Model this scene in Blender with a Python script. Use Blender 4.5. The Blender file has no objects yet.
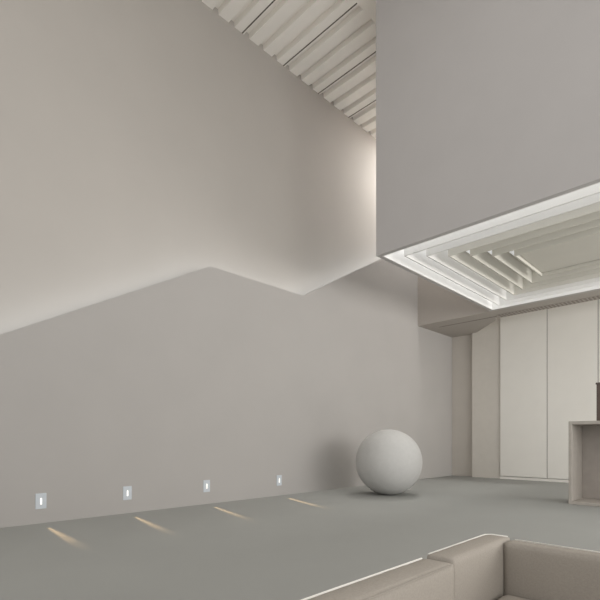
import bpy, bmesh, math, random
from mathutils import Vector, Matrix, noise

random.seed(7)
S = 1.2                      # metres per unit: the eye height of the camera is one unit
sc = bpy.context.scene
COL = sc.collection

# ------------------------------------------------------------------ camera
cam_d = bpy.data.cameras.new('camera')
cam_d.sensor_width = 36.0
cam_d.lens = 36.0 * 457.0 / 600.0
cam_d.shift_y = 140.0 / 600.0
cam_d.clip_start = 0.05
cam_d.clip_end = 200
cam = bpy.data.objects.new('camera', cam_d)
cam.location = (0, 0, 1.0 * S)
cam.rotation_euler = (math.radians(90), 0, math.radians(45))
COL.objects.link(cam)
sc.camera = cam

# ------------------------------------------------------------------ world, exposure
world = bpy.data.worlds.new('world')
sc.world = world
world.use_nodes = True
wb = world.node_tree.nodes['Background']
wb.inputs['Color'].default_value = (1.0, 0.985, 0.965, 1)
wb.inputs['Strength'].default_value = 0.74
sc.view_settings.view_transform = 'Standard'
sc.view_settings.look = 'None'
sc.view_settings.gamma = 1.0
sc.view_settings.exposure = 0.0
sc.view_settings.use_curve_mapping = False
sc.cycles.use_adaptive_sampling = False


def area(name, loc, target, sx, sy, power, color=(1, 1, 1), spread=180, parent=None):
    l = bpy.data.lights.new(name, 'AREA')
    l.shape = 'RECTANGLE'
    l.size, l.size_y = sx * S, sy * S
    l.energy = power
    l.color = color
    l.spread = math.radians(spread)
    o = bpy.data.objects.new(name, l)
    o.location = Vector(loc) * S
    d = (Vector(target) - Vector(loc)).normalized()
    o.rotation_euler = d.to_track_quat('-Z', 'Y').to_euler()
    COL.objects.link(o)
    return o


# daylight from the glazed side of the hall, at right; then two added fills
area('daylight_right', (5.5, 7.9, 2.5), (-6, 8.6, 1.2), 7.0, 3.0, 610, (1.0, 0.985, 0.96))
area('fill_front', (5.8, 1.5, 2.6), (-6, 4.0, 6.6), 6.0, 4.0, 215, (1.0, 0.98, 0.95))  # added fill, tilted up to brighten the ceiling and upper wall
area('fill_back_corner', (5.6, 11.0, 1.3), (-6, 11.0, 1.6), 2.0, 2.0, 55, (1.0, 0.955, 0.89), 100)  # added fill that lifts the dim back corner
# overhead fills added to brighten the seating, and the void past the ribbed ceiling
area('fill_seating', (-1.0, 1.5, 7.85), (-1.6, 1.8, 0.0), 4.0, 4.0, 90, (1.0, 0.985, 0.96))
area('fill_void', (-5.1, 9.9, 8.11), (-5.1, 9.85, 0.0), 0.9, 0.7, 165, (1.0, 0.98, 0.95))

# ------------------------------------------------------------------ materials
def mat(name, col, rough=0.8, var=0.03, scale=6.0, bump=0.0, bscale=60.0, spec=0.25, emit=None, estr=0.0):
    m = bpy.data.materials.new(name)
    m.use_nodes = True
    nt = m.node_tree
    b = nt.nodes['Principled BSDF']
    b.inputs['Roughness'].default_value = rough
    b.inputs['Specular IOR Level'].default_value = spec
    tc = nt.nodes.new('ShaderNodeTexCoord')
    n = nt.nodes.new('ShaderNodeTexNoise')
    n.inputs['Scale'].default_value = scale
    n.inputs['Detail'].default_value = 4
    nt.links.new(tc.outputs['Object'], n.inputs['Vector'])
    r = nt.nodes.new('ShaderNodeValToRGB')
    r.color_ramp.elements[0].position = 0.3
    r.color_ramp.elements[1].position = 0.7
    r.color_ramp.elements[0].color = [c * (1 - var) for c in col] + [1]
    r.color_ramp.elements[1].color = [min(1, c * (1 + var)) for c in col] + [1]
    nt.links.new(n.outputs['Fac'], r.inputs['Fac'])
    nt.links.new(r.outputs['Color'], b.inputs['Base Color'])
    if bump:
        n2 = nt.nodes.new('ShaderNodeTexNoise')
        n2.inputs['Scale'].default_value = bscale
        n2.inputs['Detail'].default_value = 3
        nt.links.new(tc.outputs['Object'], n2.inputs['Vector'])
        bp = nt.nodes.new('ShaderNodeBump')
        bp.inputs['Strength'].default_value = bump
        bp.inputs['Distance'].default_value = 0.01
        nt.links.new(n2.outputs['Fac'], bp.inputs['Height'])
        nt.links.new(bp.outputs['Normal'], b.inputs['Normal'])
    if emit:
        b.inputs['Emission Color'].default_value = list(emit) + [1]
        b.inputs['Emission Strength'].default_value = estr
    return m


M_wall = mat('wall_plaster', (0.43, 0.412, 0.395), 0.9, 0.015, 1.2)
M_upper = mat('upper_plaster', (0.48, 0.452, 0.42), 0.9, 0.015, 1.0)
M_floor = mat('microcement', (0.352, 0.356, 0.340), 0.75, 0.02, 0.8, spec=0.1)
M_ceil = mat('ceiling_paint', (0.90, 0.86, 0.80), 0.9, 0.012, 2.0)
M_slit = mat('slit_dark', (0.14, 0.12, 0.10), 0.9, 0.05)
M_bulk = mat('bulkhead_plaster', (0.51, 0.493, 0.487), 0.92, 0.015, 1.5)
M_beam = mat('beam_plaster', (0.46, 0.425, 0.39), 0.9, 0.015, 2.0)
M_cof = mat('coffer_white', (0.80, 0.79, 0.77), 0.85, 0.01, 3.0)
M_led = mat('led_white', (0.9, 0.9, 0.9), 0.6, 0.0, emit=(1.0, 0.99, 0.98), estr=5.0)
M_cab = mat('cabinet_lacquer', (0.88, 0.86, 0.81), 0.55, 0.012, 2.0)
M_ball = mat('ball_plaster', (0.54, 0.535, 0.52), 0.95, 0.02, 14.0, bump=0.25, bscale=45)
M_sofa = mat('sofa_linen', (0.395, 0.36, 0.318), 0.95, 0.06, 120.0, bump=0.35, bscale=420)
M_bright_rim = mat('sofa_bright_rim', (0.85, 0.83, 0.79), 0.8, 0.02)  # pale tone standing in for overexposed light on the back edges
M_foot = mat('sofa_foot', (0.05, 0.045, 0.04), 0.5, 0.05)
M_box = mat('niche_veneer', (0.46, 0.425, 0.385), 0.6, 0.05, 9.0)
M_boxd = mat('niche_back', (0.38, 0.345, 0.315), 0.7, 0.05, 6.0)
M_dark = mat('dark_wood', (0.13, 0.10, 0.085), 0.5, 0.12, 8.0)
M_plate = mat('light_plate', (0.53, 0.565, 0.60), 0.5, 0.01, emit=(0.85, 0.93, 1.0), estr=0.05)
M_slot = mat('light_slot', (0.9, 0.88, 0.85), 0.5, 0.0, emit=(1.0, 0.95, 0.87), estr=0.95)
M_grille = mat('grille_metal', (0.42, 0.38, 0.34), 0.5, 0.02)


# ------------------------------------------------------------------ mesh helpers
def bx(bm, x0, x1, y0, y1, z0, z1):
    g = bmesh.ops.create_cube(bm, size=1.0)
    vs = g['verts']
    for v in vs:
        v.co = Vector((x0 + (v.co.x + .5) * (x1 - x0), y0 + (v.co.y + .5) * (y1 - y0), z0 + (v.co.z + .5) * (z1 - z0)))
    return vs


def bev(bm, w, seg=2):
    bmesh.ops.bevel(bm, geom=bm.edges[:], offset=w, segments=seg, profile=0.5, affect='EDGES', clamp_overlap=True)


def prism(bm, pts, a0, a1, axis):
    """extrude a 2-D outline along an axis: 'x' takes (y, z), 'z' takes (x, y)"""
    def mk(p, a):
        return (a, p[0], p[1]) if axis == 'x' else (p[0], p[1], a)
    A = [bm.verts.new(mk(p, a0)) for p in pts]
    B = [bm.verts.new(mk(p, a1)) for p in pts]
    bm.faces.new(A)
    bm.faces.new(list(reversed(B)))
    n = len(pts)
    for i in range(n):
        bm.faces.new((A[i], B[i], B[(i + 1) % n], A[(i + 1) % n]))
    bmesh.ops.recalc_face_normals(bm, faces=bm.faces[:])


def tube(bm, pts, r, n=8):
    prev = None
    for i, p in enumerate(pts):
        p = Vector(p)
        a = Vector(pts[max(0, i - 1)])
        b = Vector(pts[min(len(pts) - 1, i + 1)])
        t = (b - a).normalized()
        u = t.cross(Vector((0, 0, 1)))
        if u.length < 1e-4:
            u = Vector((1, 0, 0))
        u.normalize()
        w = u.cross(t)
        ring = [bm.verts.new(p + r * (math.cos(q * 2 * math.pi / n) * u + math.sin(q * 2 * math.pi / n) * w)) for q in range(n)]
        if prev:
            for q in range(n):
                bm.faces.new((prev[q], prev[(q + 1) % n], ring[(q + 1) % n], ring[q]))
        else:
            bm.faces.new(ring)
        prev = ring
    bm.faces.new(list(reversed(prev)))
    bmesh.ops.recalc_face_normals(bm, faces=bm.faces[:])


def obj(name, bm, m, parent=None, smooth=False):
    """link a bmesh (in units) as one mesh object; children are stored relative to their root"""
    off = parent_off(parent)
    for v in bm.verts:
        v.co = v.co * S - off
    me = bpy.data.meshes.new(name)
    bm.to_mesh(me)
    bm.free()
    me.materials.append(m)
    if smooth:
        for p in me.polygons:
            p.use_smooth = True
    o = bpy.data.objects.new(name, me)
    COL.objects.link(o)
    if parent:
        o.parent = parent
    return o


def parent_off(p):
    off = Vector((0, 0, 0))
    while p is not None:
        off += p.location
        p = p.parent
    return off


def tag(o, label, cat, group=None):
    o['label'] = label
    o['category'] = cat
    if group:
        o['group'] = group
    return o


def thing(name, label, cat, loc, group=None):
    o = bpy.data.objects.new(name, None)
    o.location = Vector(loc) * S
    o.empty_display_size = 0.1
    COL.objects.link(o)
    return tag(o, label, cat, group)


def struct(name, bm, m, label, cat):
    o = obj(name, bm, m)
    o['kind'] = 'structure'
    return tag(o, label, cat)


def nb():
    return bmesh.new()


# ------------------------------------------------------------------ setting
WX = -6.08                    # face of the lower left wall
UX = -6.40                    # face of the recessed upper left wall
CZ = 8.15                      # flat ceiling
BZ = 3.89                     # underside of bulkhead and beam
BY = 12.15                    # back wall face

bm = nb(); bx(bm, -6.6, 6.0, -3.0, 12.5, -0.15, 0.0)
struct('floor', bm, M_floor, 'smooth matte grey floor running through the whole hall', 'floor')

# lower left wall: rises, runs level, rises again
prof = [(-3.0, 0.0), (-3.0, 0.02), (-2.55, 0.12), (4.08, 3.733), (6.165, 3.733), (10.35, 6.06), (12.4, 6.06), (12.4, 0.0)]
bm = nb(); prism(bm, prof, WX - 0.03, WX, 'x')
struct('wall_left', bm, M_wall, 'lower left wall panel with a stepped slanting top edge lit from behind', 'wall')
bm = nb(); bx(bm, UX - 0.12, UX, -3.0, 12.4, 0.0, CZ + 0.25)
struct('wall_left_upper', bm, M_upper, 'recessed upper left wall washed by the light along the slanting edge', 'wall')
# closes the slot behind the panel a little below its edge, carrying the light
led_pts = [(-2.3, 0.0), (4.08, 3.50), (6.2, 3.50), (10.35, 5.80)]
for i in range(3):
    (ya, za), (yb, zb) = led_pts[i], led_pts[i + 1]
    mid = (WX - 0.10, (ya + yb) / 2, (za + zb) / 2)
    L = math.hypot(yb - ya, zb - za)
    l = bpy.data.lights.new('cove_light', 'AREA')
    l.shape = 'RECTANGLE'
    l.size, l.size_y = L * S, 0.04 * S
    l.energy = 2.7 * L
    l.color = (0.88, 0.95, 1.0)
    o = bpy.data.objects.new('cove_light', l)
    o.location = Vector(mid) * S
    ux = Vector((0, (yb - ya) / L, (zb - za) / L))
    nz = Vector((0, -(zb - za) / L, (yb - ya) / L))      # light goes this way
    zax = -nz
    yax = zax.cross(ux)
    o.rotation_euler = Matrix((ux, yax, zax)).transposed().to_euler()
    COL.objects.link(o)

# ribbed ceiling along the left wall: shallow grooves, a dark slit in every third board
P = 0.3293
y = 2.0
outline = []
slits = []
k = 0
y_first = 4.96 - 9 * P - 0.5 * P
y = y_first
outline.append((y, CZ))
while y < 8.8:
    # board, groove with slanting flanks
    outline += [(y + 0.205, CZ), (y + 0.215, CZ + 0.085), (y + 0.312, CZ + 0.085), (y + P, CZ)]
    y += P
outline += [(y, CZ + 0.15), (y_first, CZ + 0.15)]
bm = nb(); prism(bm, outline, UX, -4.63, 'x')
struct('ceiling', bm, M_ceil, 'pale ribbed ceiling strip with shallow grooves above the left wall', 'ceiling')
bm = nb()
for j in range(12):
    yc = 4.96 + (j - 3) * 3 * P
    if yc > 8.8: break
    bx(bm, UX, -4.63, yc - 0.010, yc + 0.010, CZ - 0.004, CZ + 0.02)
o = struct('trim_1', bm, M_slit, 'thin dark slits running between the boards of the ribbed ceiling', 'trim')
bm = nb()
bx(bm, -4.63, -4.23, -3.0, 12.4, CZ, CZ + 0.15)
bx(bm, UX, -4.63, 11.4, 12.4, CZ, CZ + 0.15)
bx(bm, -4.23, 6.0, -3.0, 5.92, CZ, CZ + 0.15)
bx(bm, UX, -4.63, -3.0, y_first, CZ, CZ + 0.15)
struct('ceiling_flat', bm, M_ceil, 'plain flat ceiling beside the ribbed strip', 'ceiling')

# hanging bulkhead: front and left faces, underside rim
bm = nb()
bx(bm, -4.23, 6.0, 5.92, 5.99, BZ, CZ + 0.15)
bx(bm, -4.23, -4.17, 5.99, 10.30, BZ, CZ + 0.15)
bx(bm, -4.17, 6.0, 10.21, 10.30, BZ, CZ + 0.15)
bx(bm, -4.17, 6.0, 5.99, 10.21, CZ, CZ + 0.15)
bx(bm, 3.0, 6.0, 5.99, 10.21, BZ, BZ + 0.3)
struct('wall_bulkhead', bm, M_bulk, 'big plain mauve grey bulkhead hanging from the ceiling at right', 'wall')

# beam, lower soffit at the corner, back wall
bm = nb()
bx(bm, UX, 6.0, 10.30, 10.97, BZ, CZ + 0.15)
struct('wall_beam', bm, M_beam, 'beige beam crossing above the cabinets at the back', 'beam')
bm = nb()
prism(bm, [(UX, 10.97), (-4.42, 10.97), (-4.42, 11.1), (-5.45, BY), (UX, BY)], BZ, BZ + 0.6, 'z')
struct('ceiling_soffit', bm, M_beam, 'small beige soffit in the back left corner behind the beam', 'ceiling')
bm = nb()
bx(bm, -4.42, 6.0, 10.97, 12.4, BZ + 0.6, BZ + 0.75)
bx(bm, -5.6, -4.42, 10.97, 12.4, BZ + 0.6, BZ + 0.75)
struct('ceiling_recess', bm, M_ceil, 'plain ceiling over the tall cabinets at the back', 'ceiling')
bm = nb(); bx(bm, -6.6, 6.0, BY, BY + 0.2, 0.0, CZ)
struct('wall_back', bm, mat('back_plaster', (0.62, 0.58, 0.53), 0.9, 0.015, 2.0), 'beige back wall in the narrow dark corner strip', 'wall')
bm = nb(); bx(bm, -5.45, -4.70, BY - 0.11, BY, 0.0, BZ + 0.6)
struct('trim_2', bm, mat('pier_plaster', (0.70, 0.665, 0.61), 0.85, 0.015), 'beige pier between the corner and the tall white cabinets', 'trim')
bm = nb(); bx(bm, -5.75, -4.30, 10.78, 10.80, BZ - 0.004, BZ + 0.05)
struct('trim_3', bm, M_slit, 'thin dark slot in the beam underside left of the grille', 'trim')

# ------------------------------------------------------------------ coffer light
X0, X1, Y0, Y1 = -4.17, 3.0, 5.99, 10.21
t = thing('ceiling_coffer', 'white recessed light of nested rectangular frames in the bulkhead underside', 'ceiling light', (X0, Y0, BZ))
def ring(bm, i, w, z0, z1):
    xa, xb, ya, yb = X0 + i, X1 - i, Y0 + i, Y1 - i
    bx(bm, xa, xb, ya, ya + w, z0, z1)
    bx(bm, xa, xb, yb - w, yb, z0, z1)
    bx(bm, xa, xa + w, ya + w, yb - w, z0, z1)
    bx(bm, xb - w, xb, ya + w, yb - w, z0, z1)
PITCH = 0.245
NR = 7
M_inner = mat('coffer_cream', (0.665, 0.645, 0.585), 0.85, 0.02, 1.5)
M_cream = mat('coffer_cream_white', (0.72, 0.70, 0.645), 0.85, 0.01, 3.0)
strengths = [2.0, 1.4, 1.0, 0.5, 0.42, 0.38]
for k in range(NR):
    bm = nb(); ring(bm, k * PITCH, 0.02, BZ, BZ + (0.32 if k < 4 else 0.22))
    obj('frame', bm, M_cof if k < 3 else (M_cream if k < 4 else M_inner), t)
for k in range(NR - 1):
    m = mat('led_white', (0.9, 0.9, 0.9), 0.6, 0.0, emit=(0.97, 0.985, 1.0), estr=strengths[k])
    bm = nb(); ring(bm, k * PITCH + 0.06, 0.14, BZ + (0.29 if k < 3 else 0.205), BZ + (0.315 if k < 3 else 0.218))
    obj('light_strip', bm, m, t)
bm = nb(); bx(bm, X0, X1, Y0, Y1, BZ + 0.32, BZ + 0.36)
obj('top_panel', bm, M_cof, t)
bm = nb(); i = 3 * PITCH + 0.02; bx(bm, X0 + i, X1 - i, Y0 + i, Y1 - i, BZ + 0.22, BZ + 0.25)
obj('middle_panel', bm, M_cream, t)
i = (NR - 1) * PITCH + 0.035
bm = nb(); bx(bm, X0 + i, X1 - i, Y0 + i, Y1 - i, BZ + 0.05, BZ + 0.08)
obj('inner_panel', bm, M_inner, t)

# ------------------------------------------------------------------ tall cabinets
labels = ['tall white cabinet at the back beside the beige pier',
          'tall white cabinet at the back, second from the beige pier',
          'tall white cabinet at the right frame edge, third from the beige pier']
CY = BY - 0.14
xs = [-4.70, -3.583, -2.53, -1.48]
for j in range(3):
    xa, xb = xs[j], xs[j + 1]
    t = thing('tall_cabinet', labels[j], 'cabinet', ((xa + xb) / 2, CY, 0), 'tall white cabinets along the back wall')
    bm = nb(); bx(bm, xa + .002, xb - .002, CY + 0.03, BY - 0.002, 0.075, BZ + 0.55)
    obj('body', bm, mat('cabinet_body', (0.34, 0.31, 0.28), 0.7, 0.02), t)
    bm = nb(); bx(bm, xa + .008, xb - .008, CY, CY + 0.025, 0.075, BZ + 0.55); bev(bm, 0.004)
    obj('door', bm, M_cab, t)
    bm = nb(); bx(bm, xa + .002, xb - .002, CY + 0.006, BY - 0.002, 0.0, 0.062)
    obj('plinth', bm, M_cab, t)

# linear air grille in the beam underside
t = thing('air_grille', 'long narrow beige air grille in the beam underside above the tall cabinets', 'air vent', (-4.27, 10.84, BZ))
bm = nb(); bx(bm, -4.27, 2.0, 10.68, 10.95, BZ - 0.003, BZ + 0.02)
obj('backing', bm, mat('grille_dark', (0.2, 0.175, 0.15), 0.8, 0.02), t)
bm = nb()
for yy in (10.68, 10.765, 10.85, 10.935):
    bx(bm, -4.27, 2.0, yy, yy + 0.022, BZ - 0.007, BZ - 0.003)
obj('frame', bm, M_grille, t)
bm = nb()
xx = -4.27
while xx < 2.0:
    bx(bm, xx, xx + 0.03, 10.70, 10.94, BZ - 0.006, BZ - 0.003)
    xx += 0.075
obj('slats', bm, M_grille, t)

# ------------------------------------------------------------------ ball
R = 0.600
bm = nb()
bmesh.ops.create_icosphere(bm, subdivisions=6, radius=R)
for v in bm.verts:
    n = v.co.normalized()
    v.co = n * (R + 0.0025 * noise.noise(n * 5.0))
    v.co += Vector((-4.78, 7.08, R))
    if v.co.z < 0.004: v.co.z = 0.004
mn = min(v.co.z for v in bm.verts)
for v in bm.verts: v.co.z -= mn
tag(obj('ball', bm, M_ball, None, True), 'large matte off-white ball sitting on the grey floor by the left wall', 'ball')

# ------------------------------------------------------------------ step lights
spots = [(1.680, 0.267, -0.06, 1.5, 'step light nearest the left frame edge, glowing in the lower left wall'),
         (2.745, 0.276, -0.16, 1.8, 'step light second from the left frame edge, glowing in the lower left wall'),
         (4.015, 0.281, -0.26, 2.2, 'step light third from the left frame edge, glowing in the lower left wall'),
         (5.546, 0.273, -0.34, 3.4, 'step light nearest the large ball, glowing in the lower left wall')]
for (yy, zz, skew, boost, lab) in spots:
    t = thing('step_light', lab, 'wall light', (WX, yy, zz - 0.093), 'step lights along the left wall')
    bm = nb(); bx(bm, WX - 0.002, WX + 0.008, yy - 0.06, yy + 0.06, zz - 0.093, zz + 0.093); bev(bm, 0.003)
    obj('plate', bm, M_plate, t)
    bm = nb(); bx(bm, WX + 0.006, WX + 0.011, yy - 0.009, yy + 0.009, zz - 0.04, zz + 0.035); bev(bm, 0.002)
    obj('light_slot', bm, M_slot, t)
    for (reach, half, watts) in ((0.42, 3.6, 16), (0.52, 3.6, 20), (0.66, 3.6, 26), (0.84, 3.6, 34), (1.08, 3.5, 40), (1.38, 3.4, 36)):
        l = bpy.data.lights.new('step_beam', 'SPOT')
        l.energy = watts * boost
        l.color = (1.0, 0.66, 0.34)
        l.spot_size = math.radians(2 * half)
        l.spot_blend = 1.0
        l.shadow_soft_size = 0.004
        o = bpy.data.objects.new('step_beam', l)
        src = Vector((WX + 0.03, yy, zz))
        d = Vector((reach - 0.03, skew * reach, -zz)).normalized()
        o.location = src * S - t.location
        o.rotation_euler = d.to_track_quat('-Z', 'Y').to_euler()
        o.parent = t
        COL.objects.link(o)

# ------------------------------------------------------------------ niche box and block at the right edge
bxl, bxr, by0, by1, bz = -2.08, -0.30, 8.0, 8.62, 1.29
t = thing('niche_cabinet', 'low open-fronted taupe box cabinet standing on the grey floor at right', 'cabinet', ((bxl + bxr) / 2, by0, 0))
TH = 0.05
def slab(*a):
    b = nb(); bx(b, *a); bev(b, 0.006); return b
obj('side_panel', slab(bxl, bxl + TH, by0, by1, 0, bz), M_box, t)
obj('side_panel', slab(bxr - TH, bxr, by0, by1, 0, bz), M_box, t)
obj('top_panel', slab(bxl + TH, bxr - TH, by0, by1, bz - TH, bz), M_box, t)
obj('bottom_panel', slab(bxl + TH, bxr - TH, by0, by1, 0, TH), M_box, t)
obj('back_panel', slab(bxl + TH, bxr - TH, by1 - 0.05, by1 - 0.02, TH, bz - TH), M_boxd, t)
t = thing('storage_block', 'tall dark brown block just entering at the right frame edge, on the taupe box', 'cabinet', (-1.2, 8.3, bz))
obj('body', slab(-1.722, -0.8, 8.08, 8.55, bz + 0.001, bz + 0.55), M_dark, t)
obj('top_panel', slab(-1.732, -0.79, 8.07, 8.56, bz + 0.551, bz + 0.58), M_dark, t)

# ------------------------------------------------------------------ sofa
ZT = 0.542      # top of the back
ZS = 0.320      # top of the seat
sofa = thing('corner_sofa', 'beige linen corner sofa with its back to the wall in the near right corner', 'sofa', (-0.4, 1.5, 0))


def cushion(name, x0, x1, y0, y1, z0, z1, rad, puff=(0, 0, 0), seed=0, wr=0.0, parent=sofa):
    """soft block: subdivided box with rounded edges, gentle puffing and wrinkles"""
    bm = nb()
    nx = max(4, int((x1 - x0) / 0.03)); ny = max(4, int((y1 - y0) / 0.03)); nz = max(4, int((z1 - z0) / 0.03))
    nx, ny, nz = min(nx, 50), min(ny, 50), min(nz, 24)
    cache = {}
    def V(i, j, k):
        key = (i, j, k)
        if key not in cache:
            cache[key] = bm.verts.new((i / nx, j / ny, k / nz))
        return cache[key]
    for i in range(nx):
        for j in range(ny):
            bm.faces.new((V(i, j, 0), V(i, j + 1, 0), V(i + 1, j + 1, 0), V(i + 1, j, 0)))
            bm.faces.new((V(i, j, nz), V(i + 1, j, nz), V(i + 1, j + 1, nz), V(i, j + 1, nz)))
    for i in range(nx):
        for k in range(nz):
            bm.faces.new((V(i, 0, k), V(i + 1, 0, k), V(i + 1, 0, k + 1), V(i, 0, k + 1)))
            bm.faces.new((V(i, ny, k), V(i, ny, k + 1), V(i + 1, ny, k + 1), V(i + 1, ny, k)))
    for j in range(ny):
        for k in range(nz):
            bm.faces.new((V(0, j, k), V(0, j, k + 1), V(0, j + 1, k + 1), V(0, j + 1, k)))
            bm.faces.new((V(nx, j, k), V(nx, j + 1, k), V(nx, j + 1, k + 1), V(nx, j, k + 1)))
    lo = Vector((x0, y0, z0)); hi = Vector((x1, y1, z1)); c = (lo + hi) / 2; h = (hi - lo) / 2
    r = min(rad, h.x * .98, h.y * .98, h.z * .98)
    # push grid lines towards the edges so that the rounding has vertices
    for v in bm.verts:
        p = [v.co[q] * 2 - 1 for q in range(3)]
        u = Vector([math.copysign(abs(p[q]) ** 0.75, p[q]) if abs(p[q]) > 1e-6 else 0 for q in range(3)])
        w = Vector([u[q] * h[q] for q in range(3)])
        core = Vector([max(-(h[q] - r), min(h[q] - r, w[q])) for q in range(3)])
        dlt = w - core
        if dlt.length > 1e-7:
            n = dlt.normalized()
            w = core + n * r
        else:
            n = Vector((0, 0, 1))
        f = [max(0.0, 1 - abs(u[q]) ** 2.5) for q in range(3)]
        w.x += math.copysign(1, u.x) * puff[0] * f[1] * f[2] * (abs(u.x) > .95)
        w.y += math.copysign(1, u.y) * puff[1] * f[0] * f[2] * (abs(u.y) > .95)
        w.z += math.copysign(1, u.z) * puff[2] * f[0] * f[1] * (abs(u.z) > .95)
        if wr:
            q = (c + w)
            w += n * wr * noise.noise(Vector((q.x * 9 + seed, q.y * 22, q.z * 5)))
        v.co = c + w
    bmesh.ops.recalc_face_normals(bm, faces=bm.faces[:])
    return obj(name, bm, M_sofa, parent, True)


# plinth base, L-shaped
bm = nb()
prism(bm, [(-0.915, -0.55), (-0.10, -0.55), (-0.10, 1.32), (1.35, 1.32), (1.35, 2.18), (-0.915, 2.18)], 0.05, 0.19, 'z')
bev(bm, 0.01)
obj('base', bm, M_sofa, sofa)
for (fx, fy) in ((-0.87, -0.5), (-0.16, -0.5), (-0.87, 2.13), (1.3, 2.13), (1.3, 1.37), (-0.16, 1.37)):
    bm = nb(); bx(bm, fx - .025, fx + .025, fy - .025, fy + .025, 0, 0.052); bev(bm, 0.004)
    obj('leg', bm, M_foot, sofa)
# backs
near = cushion('backrest', -0.925, -0.795, 0.55, 1.615, 0.19, ZT, 0.016, (0.004, 0, 0.003), 3, 0.003)
near2 = cushion('backrest', -0.925, -0.795, -0.55, 0.545, 0.19, ZT, 0.016, (0.004, 0, 0.003), 5, 0.003)
corner = cushion('corner_backrest', -0.928, -0.812, 1.63, 2.21, 0.19, ZT + 0.006, 0.013, (0.002, 0, 0.002), 8, 0.002)
right = cushion('backrest', -0.811, 0.26, 2.105, 2.195, 0.19, ZT - 0.002, 0.013, (0, 0.003, 0.001), 11, 0.002)
right2 = cushion('backrest', 0.265, 1.35, 2.105, 2.195, 0.19, ZT - 0.002, 0.013, (0, 0.003, 0.001), 12, 0.002)
# seats
cushion('seat_cushion', -0.785, -0.10, 0.40, 1.345, 0.19, ZS, 0.03, (0, 0, 0.006), 15, 0.003)
cushion('seat_cushion', -0.785, -0.10, -0.55, 0.395, 0.19, ZS, 0.03, (0, 0, 0.006), 16, 0.003)
cushion('seat_cushion', -0.800, 0.28, 1.35, 2.098, 0.19, ZS, 0.03, (0, 0, 0.006), 17, 0.003)
cushion('seat_cushion', 0.285, 1.35, 1.35, 2.098, 0.19, ZS, 0.03, (0, 0, 0.006), 18, 0.003)
# pale tubes paint the bright rim on outer top edges; fabric ones mark inner seam
def bright_rim_or_seam(par, pts, r, m):
    bm = nb(); tube(bm, pts, r, 8); obj('bright_rim_or_seam', bm, m, par, True)
e = 0.003
for (par, ya, yb) in ((near, 0.58, 1.59), (near2, -0.52, 0.52)):
    bright_rim_or_seam(par, [(-0.925 + e, ya, ZT - e), (-0.925 + e, (ya + yb) / 2, ZT - e + 0.001), (-0.925 + e, yb, ZT - e)], 0.0042, M_bright_rim)
    bright_rim_or_seam(par, [(-0.795 - e, ya, ZT - e), (-0.795 - e + 0.002, (ya + yb) / 2, ZT - e), (-0.795 - e, yb, ZT - e)], 0.0022, M_sofa)
bright_rim_or_seam(corner, [(-0.928 + e, 1.65, ZT + 0.006 - e), (-0.928 + e, 2.18, ZT + 0.006 - e), (-0.90, 2.21 - e, ZT + 0.006 - e), (-0.83, 2.21 - e, ZT + 0.006 - e)], 0.0042, M_bright_rim)
bright_rim_or_seam(right, [(-0.79, 2.195 - e, ZT - e), (0.24, 2.195 - e, ZT - e)], 0.0042, M_bright_rim)
bright_rim_or_seam(right2, [(0.28, 2.195 - e, ZT - e), (1.33, 2.195 - e, ZT - e)], 0.0042, M_bright_rim)
